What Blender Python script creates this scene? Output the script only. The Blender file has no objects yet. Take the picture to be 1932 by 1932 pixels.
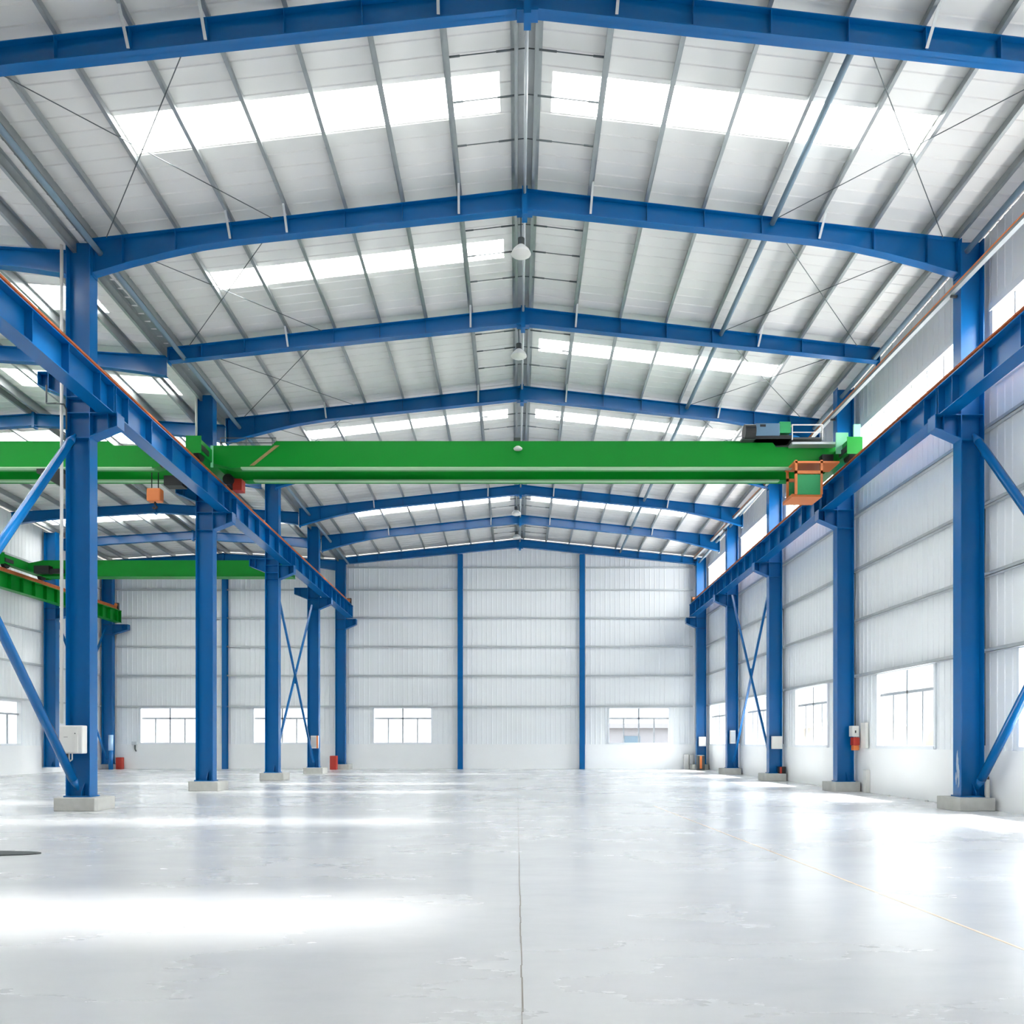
import bpy, math, random
from mathutils import Vector
random.seed(4)
S = bpy.context.scene
COL = S.collection

# ------------------------------------------------------------------ camera, sky, sun, exposure
F, VX, HZ, H = 1537.0, 975.0, 1400.0, 1.37          # focal length in pixels, vanishing point, camera height
cam_d = bpy.data.cameras.new('camera'); cam = bpy.data.objects.new('camera', cam_d); COL.objects.link(cam)
cam.location = (0, 0, H); cam.rotation_euler = (math.pi / 2, 0, 0)
cam_d.sensor_width = 36; cam_d.lens = F / 1932 * 36
cam_d.shift_x = -(VX - 966) / 1932; cam_d.shift_y = (HZ - 966) / 1932
cam_d.clip_end = 500
S.camera = cam
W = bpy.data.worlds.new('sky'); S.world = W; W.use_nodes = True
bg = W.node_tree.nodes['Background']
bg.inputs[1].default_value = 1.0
# hazy bright sky, much brighter on the side where the sun stands
wt = W.node_tree
tcw = wt.nodes.new('ShaderNodeTexCoord')
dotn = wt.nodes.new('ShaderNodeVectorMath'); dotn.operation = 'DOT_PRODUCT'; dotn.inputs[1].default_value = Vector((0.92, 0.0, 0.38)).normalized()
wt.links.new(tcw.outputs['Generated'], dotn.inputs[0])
def wmath(op, a, b):
    n = wt.nodes.new('ShaderNodeMath'); n.operation = op
    for k, v in enumerate((a, b)):
        if isinstance(v, (int, float)): n.inputs[k].default_value = v
        else: wt.links.new(v, n.inputs[k])
    return n.outputs[0]
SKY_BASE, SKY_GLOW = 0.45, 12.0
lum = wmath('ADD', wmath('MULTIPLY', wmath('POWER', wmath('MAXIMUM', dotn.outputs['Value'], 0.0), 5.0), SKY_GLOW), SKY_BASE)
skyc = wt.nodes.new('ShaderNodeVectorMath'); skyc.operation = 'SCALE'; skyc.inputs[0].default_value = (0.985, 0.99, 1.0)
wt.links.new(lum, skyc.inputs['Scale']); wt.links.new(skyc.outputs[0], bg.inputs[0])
sun_d = bpy.data.lights.new('sun', 'SUN'); sun = bpy.data.objects.new('sun', sun_d); COL.objects.link(sun)
sun_d.energy = 10.5; sun_d.angle = math.radians(5.5); sun_d.color = (1, 0.955, 0.89)
SUN_EL = math.radians(54)
sun.rotation_euler = Vector((-math.cos(SUN_EL), -0.02, -math.sin(SUN_EL))).to_track_quat('-Z', 'Y').to_euler()
sun.location = (30, 0, 40)
S.view_settings.view_transform = 'Standard'; S.view_settings.look = 'None'
S.view_settings.exposure = 1.93; S.view_settings.gamma = 1.0
S.view_settings.use_curve_mapping = False
S.cycles.max_bounces = 14; S.cycles.diffuse_bounces = 8; S.cycles.transparent_max_bounces = 12
S.cycles.sample_clamp_indirect = 6.0

# ------------------------------------------------------------------ materials
def srgb(r, g, b):
    f = lambda c: (c / 255 / 12.92) if c / 255 <= 0.04045 else ((c / 255 + 0.055) / 1.055) ** 2.4
    return (f(r), f(g), f(b), 1)

def mat(name, col, rough=0.5, metal=0.0, spec=0.5, var=0.0, vscale=3.0, bump=0.0, rvar=0.0):
    m = bpy.data.materials.new(name); m.use_nodes = True
    nt = m.node_tree; b = nt.nodes['Principled BSDF']
    b.inputs['Base Color'].default_value = col
    b.inputs['Roughness'].default_value = rough; b.inputs['Metallic'].default_value = metal
    b.inputs['Specular IOR Level'].default_value = spec
    if var or bump or rvar:
        tc = nt.nodes.new('ShaderNodeTexCoord'); n = nt.nodes.new('ShaderNodeTexNoise')
        n.inputs['Scale'].default_value = vscale; n.inputs['Detail'].default_value = 6
        nt.links.new(tc.outputs['Object'], n.inputs['Vector'])
        if var:
            mx = nt.nodes.new('ShaderNodeMix'); mx.data_type = 'RGBA'
            mx.inputs[6].default_value = tuple(c * (1 - var) for c in col[:3]) + (1,)
            mx.inputs[7].default_value = tuple(min(1, c * (1 + var)) for c in col[:3]) + (1,)
            nt.links.new(n.outputs['Fac'], mx.inputs[0]); nt.links.new(mx.outputs[2], b.inputs['Base Color'])
        if rvar:
            mr = nt.nodes.new('ShaderNodeMapRange')
            mr.inputs[3].default_value = max(0.02, rough - rvar); mr.inputs[4].default_value = rough + rvar
            nt.links.new(n.outputs['Fac'], mr.inputs[0]); nt.links.new(mr.outputs[0], b.inputs['Roughness'])
        if bump:
            bp = nt.nodes.new('ShaderNodeBump'); bp.inputs['Strength'].default_value = bump
            bp.inputs['Distance'].default_value = 0.02
            nt.links.new(n.outputs['Fac'], bp.inputs['Height']); nt.links.new(bp.outputs[0], b.inputs['Normal'])
    return m

M = {}
M['blue'] = mat('blue_paint', srgb(0, 94, 158), 0.26, spec=0.36, var=0.06, vscale=1.5)
M['green'] = mat('green_paint', srgb(0, 132, 38), 0.4, spec=0.2, var=0.06, vscale=1.5)
M['lightgreen'] = mat('pale_green_paint', srgb(130, 205, 165), 0.45, var=0.05)
M['palegreen'] = mat('worn_pale_green_paint', srgb(150, 190, 150), 0.4, var=0.08, vscale=2)  # green crane flange, paled in colour for light bouncing off the floor
M['galv'] = mat('galvanized_steel', srgb(158, 164, 165), 0.36, 0.55, var=0.18, vscale=5, rvar=0.1)
M['girt'] = mat('galvanized_girt', srgb(190, 195, 197), 0.45, 0.3, var=0.1, vscale=5)
M['steelwire'] = mat('steel_rod', srgb(95, 102, 104), 0.5, 0.5, var=0.1)
M['sheet'] = mat('white_wall_sheet', srgb(232, 235, 237), 0.6, var=0.03, vscale=0.7)
M['roof'] = mat('white_roof_lining', srgb(228, 227, 224), 0.5, var=0.04, vscale=0.9, bump=0.15)
M['dado'] = mat('white_plaster', srgb(236, 237, 237), 0.7, var=0.03, vscale=1.2)
M['concrete'] = mat('grey_concrete', srgb(182, 182, 177), 0.85, var=0.16, vscale=7, bump=0.3)
M['white'] = mat('white_metal', srgb(216, 215, 210), 0.4, var=0.02)
M['frame'] = mat('white_window_frame', srgb(226, 230, 234), 0.45, var=0.02)
M['alu'] = mat('grey_aluminium_frame', srgb(168, 174, 180), 0.5, var=0.03)  # window bars, their backlit shade put into the base colour as grey
M['pipegrey'] = mat('blue_grey_pipe_paint', srgb(116, 138, 152), 0.45, var=0.06)
M['bargrey'] = mat('dull_grey_bar', srgb(140, 146, 148), 0.65, var=0.1)
M['worn'] = mat('worn_bare_paint', srgb(150, 170, 190), 0.6, var=0.25, vscale=25)
M['rust'] = mat('rusty_rail', srgb(176, 92, 48), 0.8, var=0.4, vscale=14)
M['orange'] = mat('orange_paint', srgb(214, 120, 60), 0.5, var=0.08)
M['red'] = mat('red_paint', srgb(176, 50, 36), 0.5, var=0.08)
M['black'] = mat('black_rubber', srgb(26, 30, 32), 0.6, var=0.1)
M['slate'] = mat('slate_blue_casing', srgb(96, 128, 152), 0.45, var=0.05)
M['grille'] = mat('green_perforated', srgb(40, 150, 90), 0.6, var=0.2, vscale=60)
M['enamel'] = mat('lamp_enamel', srgb(225, 225, 222), 0.35, var=0.02)
M['paleblue'] = mat('pale_blue_film', srgb(170, 205, 238), 0.35, var=0.08, vscale=6)
M['lineorange'] = mat('faded_orange_line', srgb(232, 210, 186), 0.3, var=0.06, vscale=3)
M['fadedstripe'] = mat('faded_orange_stripe', srgb(150, 132, 84), 0.6, var=0.2, vscale=10)
M['joint'] = mat('joint_filler', srgb(140, 136, 130), 0.8, var=0.2, vscale=8)
M['ground'] = mat('outdoor_ground', srgb(112, 110, 106), 0.9, var=0.1, vscale=0.3)
M['hill'] = mat('dry_hillside', srgb(140, 132, 124), 0.9, var=0.25, vscale=0.25)
M['outwall'] = mat('outbuilding_render', srgb(128, 128, 134), 0.8, var=0.05)
M['outdoor_door'] = mat('outbuilding_shutter', srgb(84, 104, 120), 0.6, var=0.05)
M['darkgap'] = mat('dark_steel', srgb(70, 76, 78), 0.6, 0.3, var=0.1)

def glass_mat():
    m = bpy.data.materials.new('window_glass'); m.use_nodes = True
    nt = m.node_tree; nt.nodes.clear()
    out = nt.nodes.new('ShaderNodeOutputMaterial'); mix = nt.nodes.new('ShaderNodeMixShader')
    tr = nt.nodes.new('ShaderNodeBsdfTransparent'); gl = nt.nodes.new('ShaderNodeBsdfGlossy')
    lw = nt.nodes.new('ShaderNodeLayerWeight'); lw.inputs[0].default_value = 0.12
    n = nt.nodes.new('ShaderNodeTexNoise'); n.inputs['Scale'].default_value = 1.5
    cr = nt.nodes.new('ShaderNodeMix'); cr.data_type = 'RGBA'
    cr.inputs[6].default_value = (0.93, 0.965, 0.975, 1); cr.inputs[7].default_value = (0.97, 0.985, 0.99, 1)
    nt.links.new(n.outputs['Fac'], cr.inputs[0]); nt.links.new(cr.outputs[2], tr.inputs[0])
    gl.inputs['Roughness'].default_value = 0.04
    mr = nt.nodes.new('ShaderNodeMath'); mr.operation = 'MULTIPLY'; mr.inputs[1].default_value = 0.3
    nt.links.new(lw.outputs['Facing'], mr.inputs[0]); nt.links.new(mr.outputs[0], mix.inputs[0]); nt.links.new(tr.outputs[0], mix.inputs[1])
    nt.links.new(gl.outputs[0], mix.inputs[2]); nt.links.new(mix.outputs[0], out.inputs[0])
    return m
M['glass'] = glass_mat()

def frp_mat(name, clear, tint=1.0):
    m = bpy.data.materials.new(name); m.use_nodes = True
    nt = m.node_tree; nt.nodes.clear()
    out = nt.nodes.new('ShaderNodeOutputMaterial'); mix = nt.nodes.new('ShaderNodeMixShader')
    tr = nt.nodes.new('ShaderNodeBsdfTransparent'); tl = nt.nodes.new('ShaderNodeBsdfTranslucent')
    n = nt.nodes.new('ShaderNodeTexNoise'); n.inputs['Scale'].default_value = 2.0
    cr = nt.nodes.new('ShaderNodeMix'); cr.data_type = 'RGBA'
    cr.inputs[6].default_value = (0.90 * tint, 0.94 * tint, 0.95 * tint, 1); cr.inputs[7].default_value = (0.96 * tint, 0.98 * tint, 0.98 * tint, 1)
    nt.links.new(n.outputs['Fac'], cr.inputs[0])
    nt.links.new(cr.outputs[2], tr.inputs[0]); nt.links.new(cr.outputs[2], tl.inputs[0])
    mix.inputs[0].default_value = 1 - clear
    nt.links.new(tr.outputs[0], mix.inputs[1]); nt.links.new(tl.outputs[0], mix.inputs[2])
    nt.links.new(mix.outputs[0], out.inputs[0])
    return m
M['frp'] = frp_mat('translucent_roof_sheet', 0.20)
M['frpwall'] = frp_mat('translucent_wall_glazing', 0.05, 0.6)
M['frpaged'] = frp_mat('aged_translucent_roof_sheet', 0.03, 0.85)  # little direct sun let through, to keep sun patches off the side hall wall

def floor_mat():
    m = bpy.data.materials.new('polished_concrete_floor'); m.use_nodes = True
    nt = m.node_tree; b = nt.nodes['Principled BSDF']
    tc = nt.nodes.new('ShaderNodeTexCoord')
    mp = nt.nodes.new('ShaderNodeMapping'); mp.inputs['Scale'].default_value = (0.5, 1.2, 1)
    nt.links.new(tc.outputs['Object'], mp.inputs[0])
    n1 = nt.nodes.new('ShaderNodeTexNoise'); n1.inputs['Scale'].default_value = 0.9; n1.inputs['Detail'].default_value = 9
    n1.inputs['Roughness'].default_value = 0.55
    n2 = nt.nodes.new('ShaderNodeTexNoise'); n2.inputs['Scale'].default_value = 4.5; n2.inputs['Detail'].default_value = 8
    n2.inputs['Roughness'].default_value = 0.6
    for n in (n1, n2): nt.links.new(mp.outputs[0], n.inputs['Vector'])
    r1 = nt.nodes.new('ShaderNodeValToRGB')
    r1.color_ramp.elements[0].position = 0.28; r1.color_ramp.elements[0].color = srgb(196, 198, 201)
    r1.color_ramp.elements[1].position = 0.66; r1.color_ramp.elements[1].color = srgb(201, 202, 204)
    nt.links.new(n1.outputs['Fac'], r1.inputs[0])
    r2 = nt.nodes.new('ShaderNodeValToRGB')
    r2.color_ramp.elements[0].position = 0.24; r2.color_ramp.elements[0].color = (0.95, 0.95, 0.955, 1)
    r2.color_ramp.elements[1].position = 0.56; r2.color_ramp.elements[1].color = (1, 1, 1, 1)
    nt.links.new(n2.outputs['Fac'], r2.inputs[0])
    mu = nt.nodes.new('ShaderNodeMix'); mu.data_type = 'RGBA'; mu.blend_type = 'MULTIPLY'; mu.inputs[0].default_value = 1
    nt.links.new(r1.outputs[0], mu.inputs[6]); nt.links.new(r2.outputs[0], mu.inputs[7])
    nt.links.new(mu.outputs[2], b.inputs['Base Color'])
    mr = nt.nodes.new('ShaderNodeMapRange'); mr.inputs[3].default_value = 0.16; mr.inputs[4].default_value = 0.36
    nt.links.new(n1.outputs['Fac'], mr.inputs[0]); nt.links.new(mr.outputs[0], b.inputs['Roughness'])
    b.inputs['Specular IOR Level'].default_value = 0.4
    bp = nt.nodes.new('ShaderNodeBump'); bp.inputs['Strength'].default_value = 0.05; bp.inputs['Distance'].default_value = 0.02
    nt.links.new(n1.outputs['Fac'], bp.inputs['Height']); nt.links.new(bp.outputs[0], b.inputs['Normal'])
    return m
M['floor'] = floor_mat()

# ------------------------------------------------------------------ helpers
class MB:
    def __init__(s): s.v = []; s.f = []
    def hexa(s, p):                                   # 8 points: bottom ring 0-3, top ring 4-7
        n = len(s.v); s.v += [tuple(q) for q in p]
        s.f += [tuple(n + i for i in q) for q in ((0, 3, 2, 1), (4, 5, 6, 7), (0, 1, 5, 4), (1, 2, 6, 5), (2, 3, 7, 6), (3, 0, 4, 7))]
        return s
    def box(s, x0, x1, y0, y1, z0, z1):
        return s.hexa([(x0, y0, z0), (x1, y0, z0), (x1, y1, z0), (x0, y1, z0), (x0, y0, z1), (x1, y0, z1), (x1, y1, z1), (x0, y1, z1)])
    def bar(s, p0, p1, w, h, up=(0, 0, 1)):           # rectangular bar: w across, h along 'up'
        p0, p1 = Vector(p0), Vector(p1); a = (p1 - p0).normalized(); u = Vector(up)
        r = a.cross(u).normalized() * (w / 2); u = r.cross(a).normalized() * (h / 2)
        return s.hexa([p0 - r - u, p0 + r - u, p1 + r - u, p1 - r - u, p0 - r + u, p0 + r + u, p1 + r + u, p1 - r + u])
    def cyl(s, p0, p1, r, n=12, r2=None):
        p0, p1 = Vector(p0), Vector(p1); a = (p1 - p0).normalized()
        u = a.orthogonal().normalized(); w = a.cross(u); b = len(s.v); r2 = r if r2 is None else r2
        for p, q in ((p0, r), (p1, r2)):
            for i in range(n):
                t = 2 * math.pi * i / n; s.v.append(tuple(p + (u * math.cos(t) + w * math.sin(t)) * q))
        for i in range(n):
            j = (i + 1) % n; s.f.append((b + i, b + j, b + n + j, b + n + i))
        s.f.append(tuple(b + n - 1 - i for i in range(n))); s.f.append(tuple(b + n + i for i in range(n)))
        return s
    def path(s, pts, r, n=8):
        for a, b in zip(pts, pts[1:]): s.cyl(a, b, r, n)
        return s
    def prism(s, poly, ext):                          # polygon of 3D points swept along ext
        n = len(poly); b = len(s.v); e = Vector(ext)
        s.v += [tuple(p) for p in poly] + [tuple(Vector(p) + e) for p in poly]
        s.f.append(tuple(b + n - 1 - i for i in range(n))); s.f.append(tuple(b + n + i for i in range(n)))
        for i in range(n):
            j = (i + 1) % n; s.f.append((b + i, b + j, b + n + j, b + n + i))
        return s
    def ribbon(s, pts, y0, y1, t):                    # plate following an x,z line, from y0 to y1, t thick (downwards when negative)
        for (xa, za), (xb, zb) in zip(pts, pts[1:]):
            if xa > xb: xa, za, xb, zb = xb, zb, xa, za
            lo, hi = min(0, t), max(0, t)
            s.hexa([(xa, y0, za + lo), (xb, y0, zb + lo), (xb, y1, zb + lo), (xa, y1, za + lo),
                    (xa, y0, za + hi), (xb, y0, zb + hi), (xb, y1, zb + hi), (xa, y1, za + hi)])
        return s
    def lathe(s, prof, c, n=24):
        b = len(s.v)
        for r, z in prof:
            for i in range(n):
                t = 2 * math.pi * i / n; s.v.append((c[0] + r * math.cos(t), c[1] + r * math.sin(t), c[2] + z))
        for k in range(len(prof) - 1):
            for i in range(n):
                j = (i + 1) % n; s.f.append((b + k * n + i, b + k * n + j, b + (k + 1) * n + j, b + (k + 1) * n + i))
        return s
    def mesh(s, name, m, o):
        me = bpy.data.meshes.new(name)
        me.from_pydata([(x - o[0], y - o[1], z - o[2]) for x, y, z in s.v], [], s.f)
        me.materials.append(m); me.update()
        return me
    def build(s, name, m, parent, bevel=0.0, label=None):
        root = parent
        while root.parent: root = root.parent
        o = bpy.data.objects.new(name, s.mesh(name, M[m], root.location)); COL.objects.link(o); o.parent = parent
        if bevel: add_bevel(o, bevel)
        if label: o['label'] = label
        return o
    def top(s, name, m, label=None, cat=None, group=None, kind=None, bevel=0.0):
        xs, ys, zs = zip(*s.v); loc = ((min(xs) + max(xs)) / 2, (min(ys) + max(ys)) / 2, min(zs))
        o = bpy.data.objects.new(name, s.mesh(name, M[m], loc)); COL.objects.link(o); o.location = loc
        tag(o, label, cat, group, kind)
        if bevel: add_bevel(o, bevel)
        return o

def add_bevel(o, w):
    b = o.modifiers.new('edge', 'BEVEL'); b.width = w; b.segments = 2; b.limit_method = 'ANGLE'

def smooth(o):
    for p in o.data.polygons: p.use_smooth = True
    return o

def tag(o, label=None, cat=None, group=None, kind=None):
    if label: o['label'] = label
    if cat: o['category'] = cat
    if group: o['group'] = group
    if kind: o['kind'] = kind

def thing(name, label, cat, loc, group=None, kind=None):
    o = bpy.data.objects.new(name, None); COL.objects.link(o); o.location = loc
    o.empty_display_size = 0.2
    tag(o, label, cat, group, kind)
    return o

ORD = ['first', 'second', 'third', 'fourth', 'fifth', 'sixth', 'seventh', 'eighth', 'ninth', 'tenth']

# ------------------------------------------------------------------ main dimensions (metres; y is the distance from the camera)
XC = 0.16                                             # ridge line of the nave
FR = [12.25, 16.56, 20.72, 24.85, 29.0, 33.2, 37.0, 40.85]     # roof frames
LD = [16.56, 23.2, 29.55, 35.5, 40.95]                # columns between the two halls
RD = [16.56, 22.9, 29.05, 34.8, 40.65]                # columns along the windowed wall
XL0, XL1 = -9.09, -8.60                               # outer and inner faces of the left columns
XR0, XR1 = 8.95, 9.42
YB, Y0 = 41.3, -30.0                                   # back wall, open front end
XW, XA = 9.58, -20.95                                 # windowed wall, far aisle wall
XAR = -14.7                                           # aisle ridge
kd = lambda d: 1 - 0.093 * (d - 16.56) / 24.0
ztop = lambda s, d: H + (11.19 - 0.115 * abs(s)) * kd(d)           # top of nave rafters, s from the ridge
ztopa = lambda x, d: 11.65 - 0.035 * (d - 16.56) - 0.06 * abs(x - XAR)
def zbot(s, d, haunch=True):
    a = abs(s); z = 10.78 - 0.108 * a
    if haunch and a > 6.0: z -= 0.34 * ((a - 6.0) / 2.7) ** 1.6
    return H + z * kd(d)
PS = [0.2, 1.33, 2.48, 3.64, 4.8, 5.95, 7.07, 8.15, 8.8]           # purlin lines from the ridge
SKY = {0: (13.95, 14.8, 'LR'), 1: (18.3, 18.95, 'L'), 2: (22.45, 23.1, 'R'), 3: (26.75, 27.4, 'LR'), 5: (34.85, 35.6, 'LR')}
SK0, SK1 = 0.46, 7.05

# ------------------------------------------------------------------ the setting: floor, walls, roof
fl = MB().box(XA - 0.1, XW + 0.1, Y0, YB + 0.1, -0.2, 0).top('floor', 'floor', 'pale polished concrete floor with soft grey stains', 'floor', kind='structure')
j = MB(); y = 2.5
while y < 41:
    w = random.uniform(0.004, 0.010); n = random.uniform(0.15, 0.7); dx = random.uniform(-0.004, 0.004)
    j.box(0.028 - w / 2 + dx, 0.028 + w / 2 + dx, y, min(41.2, y + n), -0.01, 0.0015); y += n
j.build('floor_joint', 'joint', fl, label='thin sawn joint running down the middle of the floor')
MB().hexa([(3.36, 4.6, -0.01), (3.385, 4.6, -0.01), (2.955, 17.5, -0.01), (2.93, 17.5, -0.01),
           (3.36, 4.6, 0.0015), (3.385, 4.6, 0.0015), (2.955, 17.5, 0.0015), (2.93, 17.5, 0.0015)]).build('painted_line', 'lineorange', fl, label='faded thin orange line on the floor')

def ribs(u0, u1, pitch, w, off):
    pts = [(u0, 0.0)]
    k = math.ceil((u0 + w) / pitch)
    while k * pitch + w < u1:
        c = k * pitch
        pts += [(c - w, 0), (c - w * 0.5, off), (c + w * 0.5, off), (c + w, 0)]; k += 1
    return pts + [(u1, 0.0)]

def sheet(mb, axis, c, sgn, u0, u1, z0, z1, pitch=0.25):
    """corrugated sheet on the plane axis=c; ribs stand out by sgn"""
    zf0 = z0 if callable(z0) else (lambda u: z0); zf1 = z1 if callable(z1) else (lambda u: z1)
    pts = ribs(u0, u1, pitch, 0.03, 0.012 * sgn); b = len(mb.v)
    for u, o in pts:
        for z in (zf0(u), zf1(u)):
            mb.v.append((c + o, u, z) if axis == 'x' else (u, c + o, z))
    for i in range(len(pts) - 1):
        mb.f.append((b + 2 * i, b + 2 * i + 2, b + 2 * i + 3, b + 2 * i + 1))

def wall_with_holes(axis, c, sgn, u0, u1, z0, z1, holes):
    """holes: list of (u0,u1,z0,z1), not overlapping in u within a band"""
    mb = MB(); us = sorted({u0, u1} | {h[0] for h in holes} | {h[1] for h in holes})
    for a, b in zip(us, us[1:]):
        hs = sorted([h for h in holes if h[0] <= a + 1e-6 and h[1] >= b - 1e-6], key=lambda h: h[2])
        z = z0
        for h in hs:
            if h[2] > z + 1e-4: sheet(mb, axis, c, sgn, a, b, z, h[2])
            z = h[3]
        sheet(mb, axis, c, sgn, a, b, z, z1)
    return mb

RWIN = [(6.25, 9.25), (12.5, 15.5), (18.6, 21.6), (25.0, 27.9), (31.1, 34.0), (37.2, 40.2)]
COLR = [4.1, 10.35] + RD
CLER = [(a + 0.2, b - 0.2) for a, b in zip(COLR, COLR[1:])]
WZ0, WZ1, CZ0, CZ1 = 1.22, 3.20, 8.55, 10.05
holes = [(a, b, WZ0, WZ1) for a, b in RWIN] + [(a, b, CZ0, CZ1) for a, b in CLER]
eave = lambda u: ztop(9.4, u) + 0.22
wr = wall_with_holes('x', XW, -1, Y0, YB, 1.2, eave, holes).top('wall_right', 'sheet', 'white ribbed sheet wall with the row of windows', 'wall', kind='structure')
MB().box(XW - 0.03, XW + 0.22, Y0, YB, 0, 1.2).build('dado', 'dado', wr, label='white plastered low wall under the windows')
BWIN = [(-7.26, -4.30), (4.65, 7.74), (-19.08, -16.1), (-13.35, -10.45)]
holes = [(a, b, 1.28, 3.12) for a, b in BWIN]
def backtop(u):
    return (ztop(u - XC, YB) + 0.2) if u > -8.85 else (ztopa(u, YB) + 0.2)
mbw = MB()
for a, b in ((XA, XAR), (XAR, -8.85), (-8.85, XC), (XC, XW)):
    hs = [h for h in holes if h[0] >= a and h[1] <= b]
    q = wall_with_holes('y', YB, -1, a, b, 1.26, backtop, hs)
    n = len(mbw.v); mbw.v += q.v; mbw.f += [tuple(n + i for i in f) for f in q.f]
wb = mbw.top('wall_back', 'sheet', 'white ribbed sheet wall closing the far end', 'wall', kind='structure')
MB().box(XA, XW, YB - 0.05, YB + 0.2, 0, 1.26).build('dado', 'dado', wb, label='white plastered low wall along the far end')
LWIN = [(31.3, 34.4), (25.2, 28.2), (19, 22), (12.8, 15.8), (6.6, 9.6), (0.4, 3.4)]
wl = wall_with_holes('x', XA, 1, Y0, YB, 1.22, lambda u: ztopa(XA, u) + 0.2, [(a, b, 1.24, 3.1) for a, b in LWIN])
wl = wl.top('wall_left', 'sheet', 'white ribbed sheet wall of the side hall', 'wall', kind='structure')
MB().box(XA - 0.2, XA + 0.03, Y0, YB, 0, 1.22).build('dado', 'dado', wl, label='white plastered low wall of the side hall')

wf = MB(); 
for a, b in ((XA, XAR), (XAR, -8.85), (-8.85, XC), (XC, XW)):
    sheet(wf, 'y', Y0, 1, a, b, 0, (lambda u: ztop(u - XC, Y0) + 0.2) if a > -9 else (lambda u: ztopa(u, Y0) + 0.2))
wf.top('wall_front', 'sheet', 'white ribbed sheet wall behind the camera', 'wall', kind='structure')
# roof lining, with openings for the skylights
def roof(name, label, xa, xb, zf, skip):
    """strips along y between xa and xb; skip: list of (x0,x1,y0,y1) openings"""
    mb = MB()
    xs = sorted({xa, xb} | {x for h in skip for x in h[:2]}); ys = sorted({Y0, YB + 0.1} | {y for h in skip for y in h[2:]})
    for y0, y1 in zip(ys, ys[1:]):
        pts = ribs(y0, y1, 0.33, 0.03, 0.014)
        for x0, x1 in zip(xs, xs[1:]):
            if any(h[0] <= x0 + 1e-6 and h[1] >= x1 - 1e-6 and h[2] <= y0 + 1e-6 and h[3] >= y1 - 1e-6 for h in skip): continue
            b = len(mb.v)
            for u, o in pts:
                mb.v += [(x0, u, zf(x0, u) - o), (x1, u, zf(x1, u) - o)]
            mb.f += [(b + 2 * i, b + 2 * i + 1, b + 2 * i + 3, b + 2 * i + 2) for i in range(len(pts) - 1)]
    return mb.top(name, 'roof', label, 'ceiling', kind='structure')
zs = lambda x, d: ztop(x - XC, d) + 0.235
skipL = [(XC - SK1, XC - SK0, a, b) for a, b, t in SKY.values() if 'L' in t]
skipR = [(XC + SK0, XC + SK1, a, b) for a, b, t in SKY.values() if 'R' in t]
FRONT = [(6.2, 7.4)]          # skylights above and behind the camera
skipL += [(XC - SK1, XC - SK0, a, b) for a, b in FRONT]; skipR += [(XC + SK0, XC + 7.9, a, b) for a, b in FRONT]
roof('ceiling', 'white roof lining over the slope beside the side hall', -9.0, XC, zs, skipL)
roof('ceiling', 'white roof lining over the slope on the windowed side', XC, XW + 0.1, zs, skipR)
zsa = lambda x, d: ztopa(x, d) + 0.235
ASKY = [(14.0, 15.0), (18.2, 19.2), (22.4, 23.4), (26.5, 27.4), (34.7, 35.7), (8, 9)]
skA = [(-20.3, -15.2, a, b) for a, b in ASKY]; skB = [(-14.2, -9.6, a, b) for a, b in ASKY]
roof('ceiling', 'white roof lining over the far slope of the side hall', XA - 0.1, XAR, zsa, skA)
roof('ceiling', 'white roof lining over the near slope of the side hall', XAR, -8.75, zsa, skB)

# skylights
def skylight(x0, x1, y0, y1, zf, label, grp, m='frp'):
    mb = MB(); b = len(mb.v); n = 8
    pts = ribs(y0 - 0.03, y1 + 0.03, 0.33, 0.03, 0.014)
    for u, o in pts: mb.v += [(x0 - 0.03, u, zf(x0, u) + 0.02 - o), (x1 + 0.03, u, zf(x1, u) + 0.02 - o)]
    mb.f += [(2 * i, 2 * i + 1, 2 * i + 3, 2 * i + 2) for i in range(len(pts) - 1)]
    mb.top('skylight', m, label, 'skylight', grp)
names = {0: 'first full roof bay from the front', 1: 'second roof bay', 2: 'third roof bay', 3: 'roof bay just before the green crane', 5: 'roof bay second from the back wall'}
for i, (a, b, t) in SKY.items():
    if 'L' in t: skylight(XC - SK1, XC - SK0, a, b, zs, 'white translucent skylight strip on the left slope, %s' % names[i], 'skylight strips in the main roof')
    if 'R' in t: skylight(XC + SK0, XC + SK1, a, b, zs, 'white translucent skylight strip on the right slope, %s' % names[i], 'skylight strips in the main roof')
for a, b in FRONT:
    skylight(XC - SK1, XC - SK0, a, b, zs, 'skylight strip over the entrance end, left slope', 'skylight strips over the entrance')
    skylight(XC + SK0, XC + 7.9, a, b, zs, 'skylight strip over the entrance end, right slope', 'skylight strips over the entrance')
for i, (a, b) in enumerate(ASKY):
    w = ORD[i]
    skylight(-20.3, -15.2, a, b, zsa, 'skylight strip in the side hall roof, far slope, %s from the front' % w if i < 5 else 'skylight strip over the side hall entrance, far slope', 'skylight strips in the side hall roof', 'frpaged')
    skylight(-14.2, -9.6, a, b, zsa, 'skylight strip in the side hall roof, near slope, %s from the front' % w if i < 5 else 'skylight strip over the side hall entrance, near slope', 'skylight strips in the side hall roof', 'frpaged')

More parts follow.
